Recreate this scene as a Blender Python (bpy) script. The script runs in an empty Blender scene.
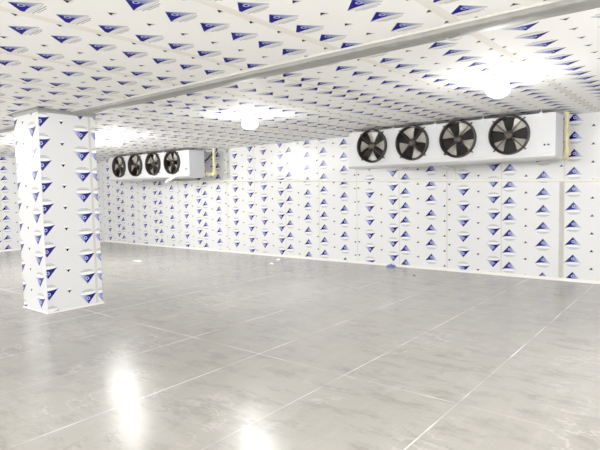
import bpy, bmesh, math, random
from mathutils import Vector, Matrix
random.seed(4)
C = bpy.context.scene.collection
PI = math.pi

# ------------------------------------------------------------------ room size (metres)
PW = 1.1                     # width of one insulated panel
H = 2.98                     # ceiling height
D = 10.159                   # back wall
XS = -2.049                  # reference panel joint on the back wall
XL, XR, YF = -17.45, 2.35, -3.2
PITCH = .314                 # repeat of the printed film

# ------------------------------------------------------------------ helpers
def tag(o, label=None, cat=None, group=None, kind=None):
    if label: o['label'] = label
    if cat: o['category'] = cat
    if group: o['group'] = group
    if kind: o['kind'] = kind
    return o

def obj(name, bm, mats, parent=None, smooth=False):
    me = bpy.data.meshes.new(name)
    bm.normal_update(); bm.to_mesh(me); bm.free()
    for m in (mats if isinstance(mats, (list, tuple)) else [mats]): me.materials.append(m)
    if smooth:
        for p in me.polygons: p.use_smooth = True
        try: me.set_sharp_from_angle(angle=math.radians(38))
        except Exception: pass
    o = bpy.data.objects.new(name, me); C.objects.link(o)
    if parent: o.parent = parent
    return o

def empty(name, loc, rz=0):
    o = bpy.data.objects.new(name, None); C.objects.link(o)
    o.location = loc; o.rotation_euler = (0, 0, rz); o.empty_display_size = .1
    return o

def add_box(bm, a, b, bevel=0, mat=0):
    x0, y0, z0 = [min(p, q) for p, q in zip(a, b)]; x1, y1, z1 = [max(p, q) for p, q in zip(a, b)]
    t = bmesh.new()
    bmesh.ops.create_cube(t, size=1, matrix=Matrix.Translation(((x0+x1)/2, (y0+y1)/2, (z0+z1)/2)) @ Matrix.Diagonal((x1-x0, y1-y0, z1-z0, 1)))
    if bevel: bmesh.ops.bevel(t, geom=t.edges[:], offset=bevel, segments=2, profile=.7, affect='EDGES')
    merge(bm, t, mat)

def merge(bm, t, mat=0, M=None):
    vs = {}
    for v in t.verts: vs[v] = bm.verts.new(M @ v.co if M else v.co)
    for f in t.faces:
        try:
            g = bm.faces.new([vs[v] for v in f.verts]); g.material_index = mat
        except ValueError: pass
    t.free()

def add_tube(bm, pts, r, n=14, mat=0, cap=True):
    pts = [Vector(p) for p in pts]; rings = []
    rs = r if isinstance(r, (list, tuple)) else [r]*len(pts)
    up = None
    for i, p in enumerate(pts):
        d = ((pts[min(i+1, len(pts)-1)]-p).normalized() + (p-pts[max(i-1, 0)]).normalized())
        d = d.normalized() if d.length > 1e-6 else Vector((0, 0, 1))
        if up is None:
            up = Vector((0, 0, 1)) if abs(d.z) < .9 else Vector((1, 0, 0))
        s = d.cross(up).normalized(); up = s.cross(d).normalized()
        rings.append([bm.verts.new(p + (s*math.cos(2*PI*k/n) + up*math.sin(2*PI*k/n))*rs[i]) for k in range(n)])
    for a, b in zip(rings, rings[1:]):
        for k in range(n):
            f = bm.faces.new((a[k], a[(k+1) % n], b[(k+1) % n], b[k])); f.material_index = mat
    if cap:
        bm.faces.new(rings[0][::-1]).material_index = mat; bm.faces.new(rings[-1]).material_index = mat

def arc_path(pts, r, n=6):
    """round the corners of a polyline"""
    pts = [Vector(p) for p in pts]; out = [pts[0]]
    for a, b, c in zip(pts, pts[1:], pts[2:]):
        u = (a-b); v = (c-b); q = min(r, u.length*.45, v.length*.45)
        p0 = b+u.normalized()*q; p1 = b+v.normalized()*q
        for i in range(n+1):
            t = i/n; out.append(p0*(1-t)**2 + b*2*t*(1-t) + p1*t*t)
    out.append(pts[-1]); return out

def add_lathe(bm, prof, n=32, M=None, mat=0):
    """profile of (r, z) spun about Z"""
    M = M or Matrix.Identity(4); rings = []
    for r, z in prof:
        if r < 1e-6: rings.append([bm.verts.new(M @ Vector((0, 0, z)))])
        else: rings.append([bm.verts.new(M @ Vector((r*math.cos(2*PI*k/n), r*math.sin(2*PI*k/n), z))) for k in range(n)])
    for a, b in zip(rings, rings[1:]):
        for k in range(n):
            q = [a[k % len(a)], a[(k+1) % len(a)], b[(k+1) % len(b)], b[k % len(b)]]
            q = list(dict.fromkeys(q))
            if len(q) > 2: bm.faces.new(q).material_index = mat

# ------------------------------------------------------------------ node maths
class V:
    def __init__(s, nt, sock): s.nt, s.s = nt, sock
    def op(s, o, *a):
        n = s.nt.nodes.new('ShaderNodeMath'); n.operation = o
        for i, q in enumerate((s,)+a):
            if isinstance(q, V): s.nt.links.new(q.s, n.inputs[i])
            else: n.inputs[i].default_value = q
        return V(s.nt, n.outputs[0])
    def __add__(s, o): return s.op('ADD', o)
    def __sub__(s, o): return s.op('SUBTRACT', o)
    def __mul__(s, o): return s.op('MULTIPLY', o)
    def __truediv__(s, o): return s.op('DIVIDE', o)
    def lt(s, o): return s.op('LESS_THAN', o)
    def gt(s, o): return s.op('GREATER_THAN', o)
    def abs(s): return s.op('ABSOLUTE')
    def mod(s, o): return s.op('FLOORED_MODULO', o)
    def neg(s): return s*-1.0
    __radd__ = __add__; __rmul__ = __mul__
    def rsub(s, o): return s.neg()+o
    def ss(s, a, b):                       # smooth ramp 0..1
        n = s.nt.nodes.new('ShaderNodeMapRange'); n.interpolation_type = 'SMOOTHSTEP'
        s.nt.links.new(s.s, n.inputs[0]); n.inputs[1].default_value = a; n.inputs[2].default_value = b
        return V(s.nt, n.outputs[0])

def rgb(h):
    h = [int(h[i:i+2], 16)/255 for i in (0, 2, 4)]
    return tuple(c/12.92 if c <= .04045 else ((c+.055)/1.055)**2.4 for c in h)+(1,)

def mix(nt, f, a, b):
    n = nt.nodes.new('ShaderNodeMix'); n.data_type = 'RGBA'
    for i, q in ((0, f), (6, a), (7, b)):
        if isinstance(q, V): nt.links.new(q.s, n.inputs[i])
        else: n.inputs[i].default_value = q
    return V(nt, n.outputs[2])

def new_mat(name):
    m = bpy.data.materials.new(name); m.use_nodes = True
    nt = m.node_tree; b = nt.nodes['Principled BSDF']
    return m, nt, b

def noise(nt, scale, vec=None, detail=2.0, rough=.5, out=0):
    n = nt.nodes.new('ShaderNodeTexNoise'); n.inputs['Scale'].default_value = scale
    n.inputs['Detail'].default_value = detail; n.inputs['Roughness'].default_value = rough
    if vec is not None: nt.links.new(vec, n.inputs['Vector'])
    return V(nt, n.outputs[out])

def coords(nt, kind, scale=(1, 1, 1)):
    t = nt.nodes.new('ShaderNodeTexCoord'); mp = nt.nodes.new('ShaderNodeMapping')
    mp.inputs['Scale'].default_value = scale
    nt.links.new(t.outputs[kind], mp.inputs[0]); return mp.outputs[0]

def plain(name, col, rough=.4, metal=0, var=.06, vscale=6, bump=0, spec=.5):
    m, nt, b = new_mat(name)
    co = coords(nt, 'Object')
    f = noise(nt, vscale, co, 3)
    c = rgb(col); d = tuple(x*(1-var*2.2) for x in c[:3])+(1,)
    nt.links.new(mix(nt, f, d, tuple(min(1, x*(1+var)) for x in c[:3])+(1,)).s, b.inputs['Base Color'])
    b.inputs['Roughness'].default_value = rough; b.inputs['Metallic'].default_value = metal
    b.inputs['Specular IOR Level'].default_value = spec
    if bump:
        bn = nt.nodes.new('ShaderNodeBump'); bn.inputs['Strength'].default_value = bump; bn.inputs['Distance'].default_value = .01
        nt.links.new(noise(nt, 40, co, 3).s, bn.inputs['Height']); nt.links.new(bn.outputs[0], b.inputs['Normal'])
    return m

# printed protective film on the panels: u across the panel, v along it (metres, from the UV layer)
def film_material(name, base, joint, rough=.22, jw=.011, rib=.35, spec=.5, blue='070562', blue2='5660AA'):
    BLUE, BLUE2 = blue, blue2
    m, nt, b = new_mat(name)
    t = nt.nodes.new('ShaderNodeUVMap'); t.uv_map = 'film'
    sp = nt.nodes.new('ShaderNodeSeparateXYZ'); nt.links.new(t.outputs[0], sp.inputs[0])
    u, v = V(nt, sp.outputs[0]), V(nt, sp.outputs[1])
    # large emblem
    second = u.gt(.46)
    dx = u - (second*.60 + .155)
    dy = (v.neg() - second*(PITCH/2)).mod(PITCH)
    ax = dx.abs()
    q = dx*(1/.143); arch = q*q                         # 0 centre .. 1 corner
    inside = ax.lt(dy*(.143/.160))*ax.lt(.144)
    body = inside*dy.lt(arch*.022+.140)
    blue = body*dx.lt(dy*.10+.004)
    pale = body*dx.gt(dy*.10+.004)
    r2 = dx*dx + (dy-.084)*(dy-.084)
    ring = r2.lt(.024**2)*r2.gt(.015**2)
    dot = r2.lt(.0135**2)
    cres = ax.lt(.143)*dy.gt(arch*.022+.140)*dy.lt(arch*-.022+.186)*body.rsub(1.0)*dy.gt(.10)
    line = ax.lt(.135)*dy.gt(arch*-.022+.186)*dy.lt(arch*-.022+.190)
    # two lines of tiny grey lettering (too small to read)
    ch1 = (dx*(1/.017)).mod(1.0).gt(.24); ch2 = (dx*(1/.015)).mod(1.0).gt(.28)
    t1 = ax.lt(.105)*dy.gt(.195)*dy.lt(.207)*ch1
    t2 = ax.lt(.066)*dy.gt(.215)*dy.lt(.226)*ch2
    # small emblem in the columns between
    s2 = u.gt(.76)
    sx = u - (s2*.60 + .45)
    sy = (v.neg() + .098 - s2.rsub(1.0)*0.0 + s2*(PITCH/2)).mod(PITCH)
    sq = sx*(1/.037)
    sbody = sx.abs().lt(.0375)*sx.abs().lt(sy*(.037/.050))*sy.lt(sq*sq*.006+.045)
    sblue = sbody*sx.lt(.012); spale = sbody*sx.gt(.012)
    scres = sx.abs().lt(.037)*sy.gt(sq*sq*.006+.045)*sy.lt(.064)
    co = coords(nt, 'Object')
    tone = noise(nt, .7, co, 2)
    bc = rgb(base)
    col = mix(nt, tone, tuple(x*.965 for x in bc[:3])+(1,), tuple(min(1, x*1.03) for x in bc[:3])+(1,))
    white = rgb('E2E2E2')
    fade = dx.ss(0.0, .12)
    palecol = mix(nt, fade, rgb(BLUE2), rgb('B4B7C6'))
    for msk, c in ((cres, white), (scres, white), (line, rgb('9A9BA6')), (t1, rgb('77777F')), (t2, rgb('85858C')),
                   (pale, palecol), (blue, rgb(BLUE)), (ring, rgb('B4BAE0')), (dot, rgb('14168A')),
                   (sblue, rgb('04040C')), (spale, rgb('6A7090'))):
        col = mix(nt, msk, col, c)
    edge = u.lt(jw) + u.gt(PW-jw)
    col = mix(nt, edge.op('MINIMUM', 1.0), col, rgb(joint))
    nt.links.new(col.s, b.inputs['Base Color'])
    b.inputs['Roughness'].default_value = rough
    b.inputs['Specular IOR Level'].default_value = spec
    # shallow pressed ribs along the panel and wrinkled film
    rb = (u*(2*PI/.05)).op('SINE')*(.0006*rib)
    wr = noise(nt, 5, co, 3)*.0030
    bn = nt.nodes.new('ShaderNodeBump'); bn.inputs['Strength'].default_value = .6; bn.inputs['Distance'].default_value = 1.0
    nt.links.new((rb+wr).s, bn.inputs['Height']); nt.links.new(bn.outputs[0], b.inputs['Normal'])
    return m

M_wall = film_material('printed_film_wall', 'D6D6D4', 'C6C2B8', spec=.3)
M_ceil = film_material('printed_film_ceiling', 'F9F8F6', 'EDE9E2', jw=.042, rough=.75, spec=.06, blue='0C0778', blue2='6A72B4')
M_col = film_material('printed_film_column', 'CECECD', 'C4C0B6', jw=-9, rough=.3, spec=.16)
M_white = plain('white_powder_coat', 'C6C7C7', .35, var=.02)
M_side = plain('pale_grey_coat', 'C9CCD2', .4, var=.03)
M_pvc = plain('white_plastic', 'E9E6DC', .4, var=.03)
M_trim = plain('ivory_trim', 'E2DFD8', .45, var=.04)
M_black = plain('black_guard', '201A16', .4, var=.1)
M_dark = plain('dark_coil', '15110D', .75, var=.2, vscale=30)
M_blade = plain('silver_blade', '9C978E', .38, metal=.3, var=.1)
M_hub = plain('dark_motor', '3A342E', .4, metal=.5, var=.1)
M_foam = plain('yellowed_insulation', 'D8CFA0', .7, var=.12, vscale=14, bump=.5)
M_alu = plain('film_covered_aluminium', '8E8D88', .55, metal=.05, var=.16, vscale=9, bump=.25)
M_lip = plain('white_bead', 'C6C3BA', .4, var=.03)
M_rubber = plain('black_rubber', '1A1A1C', .5, var=.1)
M_scrap = plain('blue_film_scrap', '5468A8', .4, var=.3, vscale=30)
M_paper = plain('white_scrap', 'F2F0EA', .5, var=.04)
M_speck = plain('dark_scrap', '2A2622', .6, var=.1)

def floor_material():
    m, nt, b = new_mat('ribbed_aluminium_floor')
    co = coords(nt, 'Object')
    sp = nt.nodes.new('ShaderNodeSeparateXYZ'); nt.links.new(co, sp.inputs[0])
    x, y = V(nt, sp.outputs[0]), V(nt, sp.outputs[1])
    cs = coords(nt, 'Object', (1.0, .38, 1))
    big = noise(nt, .55, cs, 3); cloud = noise(nt, 3.6, coords(nt, 'Object', (.6, 1.35, 1)), 6, .68); fine = noise(nt, 7, cs, 4, .65)
    col = mix(nt, big.ss(.3, .7), rgb('8A877F'), rgb('98958C'))
    col = mix(nt, cloud.ss(.47, .68)*.6, col, rgb('76726A'))
    col = mix(nt, fine.ss(.48, .78)*.3, col, rgb('ABA9A2'))
    # scuffed film: thin darker smears
    vn = noise(nt, 2.2, coords(nt, 'Object', (.75, 1.3, 1)), 4, .6)
    vein = (vn-.5).abs().ss(.0, .035).rsub(1.0)*noise(nt, 1.3, co, 2).ss(.48, .62)
    col = mix(nt, vein*.42, col, rgb('6F6C65'))
    vn2 = noise(nt, 3.1, coords(nt, 'Object', (.7, 1.6, 1)), 4, .6)
    vein2 = (vn2-.5).abs().ss(.0, .03).rsub(1.0)*noise(nt, 1.7, cs, 2).ss(.5, .64)
    col = mix(nt, vein2*.4, col, rgb('B9B7B0'))
    # joints between the sheets
    jx = (x + 1.530 + 20*1.085).mod(1.085)
    wob = noise(nt, 1.2, co, 2)
    jl = (jx - .5425).abs().rsub(.5425)
    worn = wob.ss(.44, .6)
    jline = jl.lt(.006)
    jshade = jl.lt(.02)
    cy = (y - 3.863).abs()
    cline = cy.lt(.006)
    seam = (jline+cline).op('MINIMUM', 1.0)*(worn*.55+.1)
    col = mix(nt, jshade*.18*worn, col, rgb('86837A'))
    col = mix(nt, seam, col, rgb('EDEBE4'))
    nt.links.new(col.s, b.inputs['Base Color'])
    rr = nt.nodes.new('ShaderNodeMapRange'); nt.links.new(fine.s, rr.inputs[0])
    rr.inputs[3].default_value = .20; rr.inputs[4].default_value = .258
    nt.links.new(rr.outputs[0], b.inputs['Roughness'])
    b.inputs['Specular IOR Level'].default_value = .6
    b.inputs['Metallic'].default_value = .12
    ribs = ((x*(2*PI/.036)).op('SINE'))*.00045
    film = noise(nt, 3.0, coords(nt, 'Object', (1, .5, 1)), 4, .55)*.009
    h = ribs + film + seam*.001 + vein*.0012 + vein2*.001
    bn = nt.nodes.new('ShaderNodeBump'); bn.inputs['Strength'].default_value = .55; bn.inputs['Distance'].default_value = 1.0
    nt.links.new(h.s, bn.inputs['Height']); nt.links.new(bn.outputs[0], b.inputs['Normal'])
    return m
M_floor = floor_material()

def lamp_material(strength):
    m, nt, b = new_mat('lit_lamp_glass')
    e = nt.nodes.new('ShaderNodeEmission'); e.inputs[0].default_value = (1, .995, .985, 1); e.inputs[1].default_value = strength
    nt.links.new(e.outputs[0], nt.nodes['Material Output'].inputs[0]); return m
M_lamp = lamp_material(52)
M_lamp_fill = lamp_material(320)  # brighter emission for the added unseen fill lamps

# ------------------------------------------------------------------ the room shell
def panel_wall(name, mat, panels, kind='structure'):
    """panels: list of (origin, U vector, V vector, width, height, inward normal, uv offset u, flip, v phase)
       one printed panel each, with a chamfered rim so the joints read as grooves"""
    bm = bmesh.new(); uvl = bm.loops.layers.uv.new('film')
    for (o, U, W, w, h, n, u0, flip, ph) in panels:
        o, U, W, n = map(Vector, (o, U, W, n)); e = .004
        pts = [(0, 0, -e), (w, 0, -e), (w, h, -e), (0, h, -e), (e, 0, 0), (w-e, 0, 0), (w-e, h, 0), (e, h, 0)]
        vs = [bm.verts.new(o+U*a+W*b_+n*c) for a, b_, c in pts]
        for idx in ((4, 5, 6, 7), (0, 4, 7, 3), (5, 1, 2, 6)):
            f = bm.faces.new([vs[i] for i in idx])
            f.normal_update()
            if f.normal.dot(n) < 0: f.normal_flip()
            for l in f.loops:
                i = vs.index(l.vert); a, b_ = pts[i][0]+u0, pts[i][1]
                l[uvl].uv = (PW-a, -(b_-ph)) if flip else (a, b_-ph)
    o = obj(name, bm, mat)
    if kind: o['kind'] = kind
    return o

# back wall: every second panel is hung the other way up
ph = {-2: 1.70, -1: 1.82, 0: 1.748, 1: 1.855, 2: 1.715, 3: 1.757, 4: 1.679, 5: 1.846, 6: 1.929, 7: 1.607, 8: 1.568, 9: 1.807, 10: 1.72, 11: 1.844, 12: 1.677, 13: 1.882, 14: 1.78}
down = {2, 4, 7, 8, 10, 12, 14, -1}
P = []
for k in range(-2, 15):
    xa = XS - PW*k; w = min(PW, XR-xa)
    if w > .05: P.append(((xa, D, 0), (1, 0, 0), (0, 0, 1), w, H, (0, -1, 0), 0, k in down, ph[k]))
panel_wall('wall_back', M_wall, P)
P = []
y = 6.645 - PW*10; k = 0
while y < D:
    ya = max(y, YF); yb = min(y+PW, D)
    if yb-ya > .02: P.append(((XL, ya, 0), (0, 1, 0), (0, 0, 1), yb-ya, H, (1, 0, 0), ya-y, k % 2 == 1, 2.714+.11*(k % 3)*(0 if k == 10 else 1)))
    y += PW; k += 1
panel_wall('wall_left', M_wall, P)
P = []
for k in range(0, 13):
    ya = D-PW*(k+1); yb = ya+PW; a = max(ya, YF)
    if yb-a > .02: P.append(((XR, yb, 0), (0, -1, 0), (0, 0, 1), yb-a, H, (-1, 0, 0), 0, k % 2 == 0, 1.7+.1*(k % 4)))
panel_wall('wall_right', M_wall, P)
P = []
for k in range(0, 19):
    xa = XR-PW*(k+1); xc = max(xa, XL)
    if XR-PW*k-xc > .02: P.append(((XR-PW*k, YF, 0), (-1, 0, 0), (0, 0, 1), XR-PW*k-xc, H, (0, 1, 0), 0, k % 2 == 0, 1.7+.1*(k % 4)))
panel_wall('wall_front', M_wall, P)

# ceiling: two runs of panels meeting at the joint strip
YB = 4.01
P = []
near_ph = {0: 2.785, 1: 1.79, 2: 2.145}
far_ph = {-2: 4.40, -1: 4.613, 0: 4.418, 1: 4.221, 2: 5.235, 3: 4.031}
for n in range(-4, 15):
    xa = -2.64 - PW*n; xb = xa+PW; a = max(xa, XL); c = min(xb, XR)
    if c-a < .03: continue
    # v runs toward the camera (-Y)
    yp = near_ph.get(n, 2.0+.137*((n*5) % 7))
    P.append(((a, YB, H), (1, 0, 0), (0, -1, 0), c-a, YB-YF, (0, 0, -1), a-xa, False, YB-yp))
    yp = far_ph.get(n, 4.2+.137*((n*5) % 7)); fl = n in (-1, 2, 4, 7, 9, 11, 13)
    P.append(((a, D, H), (1, 0, 0), (0, -1, 0), c-a, D-YB, (0, 0, -1), a-xa, fl, D-yp))
panel_wall('ceiling', M_ceil, P)

bm = bmesh.new()
vs = [bm.verts.new(p) for p in ((XL-.2, YF-.2, 0), (XR+.2, YF-.2, 0), (XR+.2, D+.2, 0), (XL-.2, D+.2, 0))]
bm.faces.new(vs)
tag(obj('floor', bm, M_floor), 'grey ribbed aluminium sheet floor under scuffed film', kind='structure')

def baseboard(name, a, b, n):
    """L shaped plastic angle where the wall meets the floor"""
    a, b, n = Vector(a), Vector(b), Vector(n); bm = bmesh.new()
    prof = [(0, .050), (.006, .050), (.008, .012), (.034, .006), (.034, 0), (0, 0)]
    ra = [bm.verts.new(a+n*p+Vector((0, 0, z))) for p, z in prof]; rb = [bm.verts.new(b+n*p+Vector((0, 0, z))) for p, z in prof]
    for i in range(len(prof)):
        j = (i+1) % len(prof); bm.faces.new((ra[i], ra[j], rb[j], rb[i]))
    bm.faces.new(ra); bm.faces.new(rb[::-1])
    bmesh.ops.recalc_face_normals(bm, faces=bm.faces[:])
    tag(obj(name, bm, M_trim), kind='structure')
baseboard('baseboard_back', (XL, D, 0), (XR, D, 0), (0, -1, 0))
baseboard('baseboard_left', (XL, YF, 0), (XL, D, 0), (1, 0, 0))
baseboard('baseboard_right', (XR, YF, 0), (XR, D, 0), (-1, 0, 0))
baseboard('baseboard_front', (XL, YF, 0), (XR, YF, 0), (0, 1, 0))

bm = bmesh.new(); add_box(bm, (-2.125, D-.005, .05), (-2.06, D+.001, 1.80), .001)
tag(obj('trim_1', bm, plain('stained_joint_tape', 'B4B0A6', .5, var=.1, vscale=5)), kind='structure')

# ------------------------------------------------------------------ column clad in the same printed panels
cx0, cx1, cy0, cy1 = -8.287, -7.49, 3.408, 4.272
col = empty('column', ((cx0+cx1)/2, (cy0+cy1)/2, 0))
tag(col, 'square column clad in blue printed white panels', 'column', kind='thing')
def column_part(name, bm, mat):
    o = obj(name, bm, mat, col); o.matrix_parent_inverse = Matrix.Translation(col.location).inverted(); return o
def col_face(panels):
    o = panel_wall('cladding_panel', M_col, panels, None)
    o.parent = col; o.matrix_parent_inverse = Matrix.Translation(col.location).inverted(); return o
HC = H-.004
col_face([((cx1, cy0, 0), (0, 1, 0), (0, 0, 1), .765, HC, (1, 0, 0), cy0-3.433+.345, True, .041)])
col_face([((cx1, cy0+.765, 0), (0, 1, 0), (0, 0, 1), cy1-cy0-.765, HC, (1, 0, 0), cy0+.765-4.283+.345, True, .034-.157)])
col_face([((cx0, cy0, 0), (1, 0, 0), (0, 0, 1), cx1-cx0, HC, (0, -1, 0), cx0+7.70+.945-.0, True, .376)])
col_face([((cx0, cy1, 0), (0, -1, 0), (0, 0, 1), cy1-cy0, HC, (-1, 0, 0), .1, True, .3)])
col_face([((cx1, cy1, 0), (-1, 0, 0), (0, 0, 1), cx1-cx0, HC, (0, 1, 0), .1, True, .3)])
# upright joint strip on the right face, edge angle, base and top angles
bm = bmesh.new(); add_box(bm, (cx1-.01, cy0+.748, .03), (cx1+.005, cy0+.785, HC-.05), .002); column_part('joint_strip', bm, plain('grey_joint_strip', 'BDBAB2', .5))
bm = bmesh.new()
for (x0, y0, x1, y1) in ((cx0-.014, cy0-.014, cx1+.014, cy0-.001), (cx0-.014, cy1+.001, cx1+.014, cy1+.014), (cx0-.014, cy0-.001, cx0-.001, cy1+.001), (cx1+.001, cy0-.001, cx1+.014, cy1+.001)):
    add_box(bm, (x0, y0, 0), (x1, y1, .014), .003)
for (x0, y0, x1, y1) in ((cx0-.006, cy0-.006, cx1+.006, cy0-.001), (cx0-.006, cy1+.001, cx1+.006, cy1+.006), (cx0-.006, cy0-.001, cx0-.001, cy1+.001), (cx1+.001, cy0-.001, cx1+.006, cy1+.001)):
    add_box(bm, (x0, y0, .012), (x1, y1, .026))
column_part('base_trim', bm, M_trim)
bm = bmesh.new()
for (x0, y0, x1, y1) in ((cx0-.012, cy0-.012, cx1+.012, cy0-.001), (cx0-.012, cy1+.001, cx1+.012, cy1+.012), (cx0-.012, cy0-.001, cx0-.001, cy1+.001), (cx1+.001, cy0-.001, cx1+.012, cy1+.001)):
    add_box(bm, (x0, y0, HC-.055), (x1, y1, HC), .002)
for (x0, y0, x1, y1) in ((cx0-.05, cy0-.05, cx1+.05, cy0-.01), (cx0-.05, cy1+.01, cx1+.05, cy1+.05), (cx0-.05, cy0-.01, cx0-.01, cy1+.01), (cx1+.01, cy0-.01, cx1+.05, cy1+.01)):
    add_box(bm, (x0, y0, HC-.012), (x1, y1, HC), .002)
column_part('top_trim', bm, M_alu)

# ------------------------------------------------------------------ joint strip across the ceiling (hanger profile), stops at the column
def ceiling_strip(name, xa, xb, label):
    r = empty(name, ((xa+xb)/2, YB, H)); tag(r, label, 'ceiling strip', kind='thing')
    inv = Matrix.Translation(r.location).inverted()
    bm = bmesh.new()
    n = 60; rows = []
    prof = [(3.880, H-.001), (3.882, H-.045), (3.895, H-.052), (4.0, H-.050), (4.10, H-.044), (4.14, H-.030), (4.145, H-.001)]
    for i in range(n+1):
        x = xa+(xb-xa)*i/n
        rows.append([bm.verts.new((x, yy+random.uniform(-.004, .004), zz-(0 if zz > H-.01 else random.uniform(0, .003)))) for yy, zz in prof])
    for a, b_ in zip(rows, rows[1:]):
        for j in range(len(prof)-1): bm.faces.new((a[j], b_[j], b_[j+1], a[j+1]))
    bm.faces.new(rows[0]); bm.faces.new(rows[-1][::-1])
    bmesh.ops.recalc_face_normals(bm, faces=bm.faces[:])
    o = obj('profile', bm, M_alu, r, True); o.matrix_parent_inverse = inv
    bm = bmesh.new(); add_tube(bm, [(xa+(xb-xa)*i/40, 3.872+random.uniform(-.002, .002), H-.008) for i in range(41)], .010, 8)
    o = obj('sealant_bead', bm, M_lip, r, True); o.matrix_parent_inverse = inv
    return r
ceiling_strip('ceiling_joint_strip', cx1+.055, XR, 'long grey aluminium joint strip crossing the ceiling to the column')
ceiling_strip('ceiling_joint_strip', XL, cx0-.055, 'grey aluminium joint strip on the ceiling beyond the column')

bm = bmesh.new()
for i in range(7):
    t = i/6; add_box(bm, (-1.70+.1*t, 4.04+.01*math.sin(t*7), H-.058-.012*math.sin(t*3.1)), (-1.682+.1*t, 4.085+.02*t, H-.053-.012*math.sin(t*3.1)))
tag(obj('tape_scrap', bm, M_lip), 'short torn strip of white tape stuck under the ceiling joint strip', 'tape')

# ------------------------------------------------------------------ lamps in view, plus unseen ones added to light the room evenly
def make_lamp(loc):
    r = empty('ceiling_lamp', loc)
    bm = bmesh.new(); add_lathe(bm, [(0, 0), (.115, 0), (.120, -.006), (.120, -.026), (.108, -.040), (.104, -.084), (.112, -.090), (.112, -.100), (0, -.100)], 40); obj('base', bm, M_white, r, True)
    bm = bmesh.new(); add_lathe(bm, [(.096, -.100), (.120, -.116), (.130, -.142), (.126, -.172), (.104, -.202), (.066, -.224), (.030, -.233), (0, -.235)], 40); obj('glass_dome', bm, M_lamp, r, True)
    for k in range(3):
        bm = bmesh.new()
        a = 2*PI*k/3; add_box(bm, (.113*math.cos(a)-.01, .113*math.sin(a)-.01, -.114), (.113*math.cos(a)+.01, .113*math.sin(a)+.01, -.088), .003)
        obj('clip', bm, M_white, r)
    return r
def copy_tree(o, loc):
    r = o.copy(); C.objects.link(r); r.location = loc
    def kids(src, dst):
        for ch in [q for q in bpy.data.objects if q.parent == src]:
            c = ch.copy(); C.objects.link(c); c.parent = dst; c.matrix_parent_inverse = ch.matrix_parent_inverse.copy(); kids(ch, c)
    kids(o, r); return r
lamps = [((-5.87, 6.05), 'lit white round ceiling lamp between the two fan units, middle of the three in view'),
         ((-1.92, 6.05), 'lit white round ceiling lamp above the fan unit at right'),
         ((-9.72, 6.0), 'lit white round ceiling lamp above the far fan unit next to the column'),
         ((-11.8, 5.9), 'added fill lamp hidden behind the column'),  # added out of sight to brighten the far end
         ((-11.6, -1.2), 'added fill lamp outside the picture, far left of the near row'),  # this and the following ones are added off-frame to even out the light
         ((-14.6, 1.2), 'added fill lamp outside the picture, furthest into the near corner'),
         ((1.2, 4.2), 'added fill lamp outside the picture by the right wall'),
         ((1.2, -.8), 'added fill lamp outside the picture, near the right wall and behind'),
         ((-5.87, -2.2), 'added fill lamp by the front wall, behind the picture at left'),
         ((-1.9, -2.2), 'added fill lamp by the front wall, behind the picture')]
first = None
for (x, y), lab in lamps:
    if first is None: o = first = make_lamp((x, y, H))
    else: o = copy_tree(first, (x, y, H))
    if y < 5 or x < -11:                                   # unseen lamps added as fill get a stronger emission
        for ch in [q for q in bpy.data.objects if q.parent == o and q.name.startswith('glass_dome')]:
            ch.data = ch.data.copy(); ch.data.materials[0] = M_lamp_fill
    tag(o, lab, 'lamp', 'round ceiling lamps')

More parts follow.
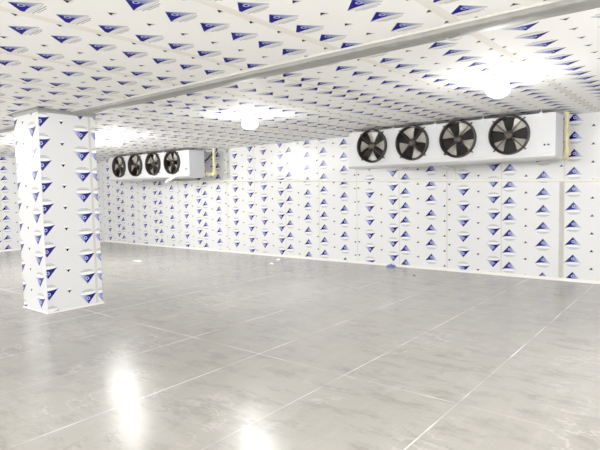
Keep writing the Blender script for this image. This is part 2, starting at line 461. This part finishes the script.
# ------------------------------------------------------------------ four-fan air coolers
FX = (.574, 1.458, 2.356, 3.250); FZ = .392; CW, CH, CD = 3.955, .70, .54; FR = .318
def make_cooler(loc):
    """origin: lower left front corner of the cabinet, front face toward -Y"""
    r = empty('air_cooler', loc)
    # cabinet: front plate with four round openings, folded edges
    bm = bmesh.new()
    bounds = [0] + [(a+b)/2 for a, b in zip(FX, FX[1:])] + [FX[3]+.40, CW]
    for i, fx in enumerate(FX):
        xl, xr = bounds[i], bounds[i+1]
        angs = sorted(set([2*PI*k/64 for k in range(64)] + [math.atan2(z-FZ, x-fx) % (2*PI) for x in (xl, xr) for z in (0, CH)]))
        inn, out, deep = [], [], []
        for a in angs:
            ca, sa = math.cos(a), math.sin(a)
            t = min(((xr-fx)/ca if ca > 1e-9 else (xl-fx)/ca if ca < -1e-9 else 9e9), ((CH-FZ)/sa if sa > 1e-9 else -FZ/sa if sa < -1e-9 else 9e9))
            inn.append(bm.verts.new((fx+FR*ca, 0, FZ+FR*sa))); out.append(bm.verts.new((fx+t*ca, 0, FZ+t*sa))); deep.append(bm.verts.new((fx+FR*ca, .05, FZ+FR*sa)))
        n = len(angs)
        for k in range(n):
            j = (k+1) % n
            bm.faces.new((out[k], out[j], inn[j], inn[k])); bm.faces.new((inn[k], inn[j], deep[j], deep[k]))
    add_quad = lambda *p: bm.faces.new([bm.verts.new(q) for q in p])
    add_quad((bounds[4], 0, 0), (CW, 0, 0), (CW, 0, CH), (bounds[4], 0, CH))
    bmesh.ops.recalc_face_normals(bm, faces=bm.faces[:])
    for f in bm.faces:
        if abs(f.normal.y) > .9 and f.normal.y > 0: f.normal_flip()
    add_quad((0, 0, CH), (CW, 0, CH), (CW, CD, CH), (0, CD, CH))
    add_quad((0, CD, 0), (0, CD, CH), (CW, CD, CH), (CW, CD, 0))
    add_quad((0, 0, 0), (0, 0, CH), (0, CD, CH), (0, CD, 0))
    obj('cabinet', bm, M_white, r)
    bm = bmesh.new(); add_box(bm, (CW-.001, -.004, -.005), (CW+.016, CD, CH), .004); obj('side_panel', bm, M_side, r)
    # drip tray with turned up lip
    bm = bmesh.new()
    prof = [(-.016, .045), (-.020, .040), (-.018, .0), (.03, -.035), (CD-.05, -.05), (CD, -.02), (CD, 0), (0, 0), (-.012, .005), (-.012, .045)]
    ra = [bm.verts.new((-.012, a, b_)) for a, b_ in prof]; rb = [bm.verts.new((CW+.02, a, b_)) for a, b_ in prof]
    for i in range(len(prof)):
        j = (i+1) % len(prof); bm.faces.new((ra[i], rb[i], rb[j], ra[j]))
    bm.faces.new(ra); bm.faces.new(rb[::-1]); bmesh.ops.recalc_face_normals(bm, faces=bm.faces[:])
    obj('drip_tray', bm, M_white, r)
    # dark coil behind the openings
    bm = bmesh.new(); add_box(bm, (.05, .17, .02), (CW-.05, .30, CH-.02)); obj('coil', bm, M_dark, r)
    # hanger brackets to the ceiling
    for x in (.12, 1.03, 1.91, 2.80, 3.745):
        bm = bmesh.new()
        add_box(bm, (x-.022, -.006, CH-.055), (x+.022, -.001, CH+.018), .001); add_box(bm, (x-.022, -.006, CH+.012), (x+.022, .06, CH+.018), .001)
        add_tube(bm, [(x, .03, CH+.015), (x, .03, H-loc[2]-.004)], .007, 8)
        add_tube(bm, [(x, -.012, CH-.028), (x, -.004, CH-.028)], .008, 6)
        obj('hanger_bracket', bm, M_side, r)
    # small cable plate
    bm = bmesh.new(); add_box(bm, (3.775, -.008, .125), (3.90, -.001, .235), .003); pl = obj('cable_plate', bm, M_white, r)
    for x in (3.81, 3.868):
        bm = bmesh.new(); add_tube(bm, [(x, -.004, .185), (x, -.02, .185)], .017, 12); obj('gland', bm, M_rubber, pl)
    # fans
    for fx, rot in zip(FX, (88, 18, 62, 48)):
        MX = Matrix.Translation((fx, 0, FZ)) @ Matrix.Rotation(PI/2, 4, 'X')       # local +Z points to -Y (out)
        bm = bmesh.new(); add_lathe(bm, [(FR-.004, -.05), (FR-.004, .02), (FR-.006, .078), (FR+.003, .084), (FR+.011, .078), (FR+.010, .004), (FR+.022, .001)], 56, MX)
        ring = obj('fan_ring', bm, M_black, r, True)
        # support arms with feet bolted to the cabinet
        for k in range(4):
            a = PI/4+k*PI/2+.03; bm = bmesh.new()
            d = Vector((math.cos(a), math.sin(a), 0))
            add_tube(bm, [MX @ (d*.06+Vector((0, 0, .03))), MX @ (d*.30+Vector((0, 0, .05))), MX @ (d*.325+Vector((0, 0, .05))), MX @ (d*.362+Vector((0, 0, .012)))], .009, 8)
            add_tube(bm, [MX @ (d*.362+Vector((0, 0, .0))), MX @ (d*.362+Vector((0, 0, .022)))], .015, 10)
            obj('support_arm', bm, M_black, ring)
        bm = bmesh.new(); add_lathe(bm, [(0, .052), (.035, .050), (.062, .038), (.075, .02), (.078, -.05), (.06, -.10), (0, -.10)], 28, MX)
        hub = obj('fan_hub', bm, M_hub, r, True)
        for k in range(4):
            bm = bmesh.new(); a0 = math.radians(rot+90*k); grid = []
            for i in range(7):
                rr = .07+.225*i/6; half = .16+.27*(i/6)**.8; row = []
                if i == 6: rr -= .004
                for j in range(6):
                    s = -1+2*j/5; a = a0+s*half*(1-.10*(i == 6)*abs(s)); tw = .030*s*(1.05-.35*i/6)
                    row.append((rr*math.cos(a), rr*math.sin(a), -.012+tw-.006*(1-s*s)))
                grid.append(row)
            for off in (0, -.004):
                g = [[bm.verts.new(MX @ Vector((p[0], p[1], p[2]+off))) for p in row] for row in grid]
                for i in range(6):
                    for j in range(5):
                        q = (g[i][j], g[i+1][j], g[i+1][j+1], g[i][j+1]); bm.faces.new(q if off else q[::-1])
            bmesh.ops.recalc_face_normals(bm, faces=bm.faces[:])
            obj('fan_blade', bm, M_blade, hub, True)
    return r
CZ = 2.212
c1 = make_cooler((-5.935, 9.06, CZ))
tag(c1, 'large white four-fan air cooler hung at the ceiling on the right', 'air cooler', 'four-fan air coolers')
c2 = copy_tree(c1, (-15.10, 9.06, CZ))
tag(c2, 'white four-fan air cooler far away beside the column, with black hose at its end', 'air cooler', 'four-fan air coolers')

# ------------------------------------------------------------------ pipes
def rail_z(x): return 1.765-.0272*x
dr = empty('drain_pipe', (-7.4, D-.03, rail_z(-7.4))); tag(dr, 'long thin white drain pipe sloping along the back wall below the fan units', 'pipe')
inv = Matrix.Translation(dr.location).inverted()
bm = bmesh.new(); add_tube(bm, [(x, D-.026, rail_z(x)) for x in (-13.25, -10.3, -7, -4, -1, XR-.01)], .023, 12)
o = obj('pipe_run', bm, M_pvc, dr, True); o.matrix_parent_inverse = inv
bm = bmesh.new(); add_tube(bm, arc_path([(-4.053, 9.55, 2.158), (-4.075, 9.60, 2.145), (-4.03, 10.0, 2.086), (-4.08, D-.028, 2.080), (-4.08, D-.026, rail_z(-4.08)-.005)], .03), .021, 12)
o = obj('riser', bm, M_pvc, dr, True); o.matrix_parent_inverse = inv
bm = bmesh.new(); add_tube(bm, arc_path([(-12.66, 9.58, 2.158), (-12.72, 9.62, 2.14), (-12.95, 9.8, 2.07+.06), (-13.25, D-.06, rail_z(-13.25)+.03), (-13.25, D-.026, rail_z(-13.25))], .05), .034, 12)
o = obj('riser', bm, M_pvc, dr, True); o.matrix_parent_inverse = inv

def suction(name, x, dx, label):
    r = empty(name, (x, 9.72, H)); tag(r, label, 'pipe', 'yellowed insulated pipes')
    inv = Matrix.Translation(r.location).inverted()
    pts = [(x+random.uniform(-.006, .006), 9.72+random.uniform(-.006, .006), H-.002-(H-2.30)*i/9) for i in range(10)]
    bm = bmesh.new(); add_tube(bm, pts, [.040+random.uniform(-.004, .006) for _ in pts], 14); o = obj('insulated_pipe', bm, M_foam, r, True); o.matrix_parent_inverse = inv
    bm = bmesh.new()
    p2 = arc_path([(x, 9.72, 2.36), (x+.01, 9.72, 2.235), (x-dx*.5, 9.68, 2.245), (x-dx, 9.665, 2.27)], .05)
    add_tube(bm, p2, [.052+.014*math.sin(i*1.3) for i in range(len(p2))], 14)
    o = obj('elbow', bm, M_foam, r, True); o.matrix_parent_inverse = inv
    for z in (2.86, 2.66, 2.47):
        bm = bmesh.new(); add_box(bm, (x-.048, 9.70, z-.012), (x+.03, 9.775, z+.012), .003); add_tube(bm, [(x-.05, 9.69, z), (x-.075, 9.66, z)], .016, 10)
        o = obj('clamp', bm, M_rubber, r); o.matrix_parent_inverse = inv
    return r
suction('insulated_pipe', -1.938, .05, 'yellowed insulated pipe dropping from the ceiling beside the right fan unit')
suction('insulated_pipe', -10.86, .27, 'yellowed insulated pipe dropping from the ceiling at the end of the far fan unit')
bm = bmesh.new(); add_tube(bm, arc_path([(-11.16, 9.62, 2.62), (-11.10, 9.66, 2.66), (-10.98, 9.76, 2.82), (-10.90, 9.84, 2.90), (-10.88, 9.86, H-.002)], .08), .024, 10)
tag(obj('black_hose', bm, M_rubber, None, True), 'short black hose curving up behind the far fan unit', 'hose')

bm = bmesh.new(); rows = []
for i in range(9):
    t = i/8; x, z = -11.61-.52*t, 2.285-.20*t-.02*math.sin(t*PI); yy = 9.038-.02*t
    rows.append([bm.verts.new((x+.045*k*.45, yy-.006*abs(k), z+.045*k)) for k in (-1, 0, 1)])
for a, b_ in zip(rows, rows[1:]):
    for j in range(2): bm.faces.new((a[j], a[j+1], b_[j+1], b_[j]))
tag(obj('film_strip', bm, M_paper, None, True), 'loose white strip hanging from the lower edge of the far fan unit', 'strip')

# ------------------------------------------------------------------ bits left on the floor
def crumple(name, x, y, s, h, mat, seed, label, cat, group=None):
    rnd = random.Random(seed); bm = bmesh.new(); n = 8; g = []
    for i in range(n):
        g.append([bm.verts.new((x+s[0]*(i/(n-1)-.5)+rnd.uniform(-.1, .1)*s[0], y+s[1]*(j/(n-1)-.5)+rnd.uniform(-.1, .1)*s[1], .002+(h*rnd.random() if 0 < i < n-1 and 0 < j < n-1 else 0))) for j in range(n)])
    for i in range(n-1):
        for j in range(n-1): bm.faces.new((g[i][j], g[i+1][j], g[i+1][j+1], g[i][j+1]))
    tag(obj(name, bm, mat, None), label, cat, group)
crumple('film_scrap', -5.50, 10.03, (.22, .12), .07, M_scrap, 1, 'crumpled scrap of blue printed film on the floor at the back wall', 'scrap')
crumple('floor_crumb', -4.53, 9.205, (.05, .05), .03, M_speck, 2, 'small dark crumb on the floor in front of the blue film scrap', 'scrap')
crumple('paper_scrap', -8.125, 8.99, (.10, .07), .03, M_paper, 3, 'nearer of two small white scraps on the floor by the back wall', 'scrap', 'white scraps on the floor')
crumple('paper_scrap', -8.47, 9.62, (.09, .07), .03, M_paper, 5, 'further of two small white scraps on the floor by the back wall', 'scrap', 'white scraps on the floor')
crumple('paper_scrap', -11.54, 7.58, (.30, .06), .02, M_paper, 7, 'flat white strip of scrap on the floor behind the column', 'scrap', 'white scraps on the floor')

# ------------------------------------------------------------------ camera
f, yaw, pit, rol = 509.906, -.677344, .0656205, -.0197387
fw = Vector((math.sin(yaw)*math.cos(pit), math.cos(yaw)*math.cos(pit), -math.sin(pit)))
rt = Vector((math.cos(yaw), -math.sin(yaw), 0)); up = rt.cross(fw)
r2 = rt*math.cos(rol)+up*math.sin(rol); u2 = up*math.cos(rol)-rt*math.sin(rol)
cd = bpy.data.cameras.new('camera'); cam = bpy.data.objects.new('camera', cd); C.objects.link(cam)
M = Matrix((r2, u2, -fw)).transposed().to_4x4(); M.translation = (0, 0, 1.71521)
cam.matrix_world = M; cd.sensor_width = 36; cd.lens = f/600*36; cd.clip_start = .05
bpy.context.scene.camera = cam

# ------------------------------------------------------------------ world and exposure
w = bpy.data.worlds.new('world'); bpy.context.scene.world = w; w.use_nodes = True
w.node_tree.nodes['Background'].inputs[0].default_value = (.9, .92, 1, 1); w.node_tree.nodes['Background'].inputs[1].default_value = .3
vs = bpy.context.scene.view_settings
vs.view_transform = 'Standard'; vs.look = 'None'; vs.exposure = 1.52; vs.gamma = 1.22
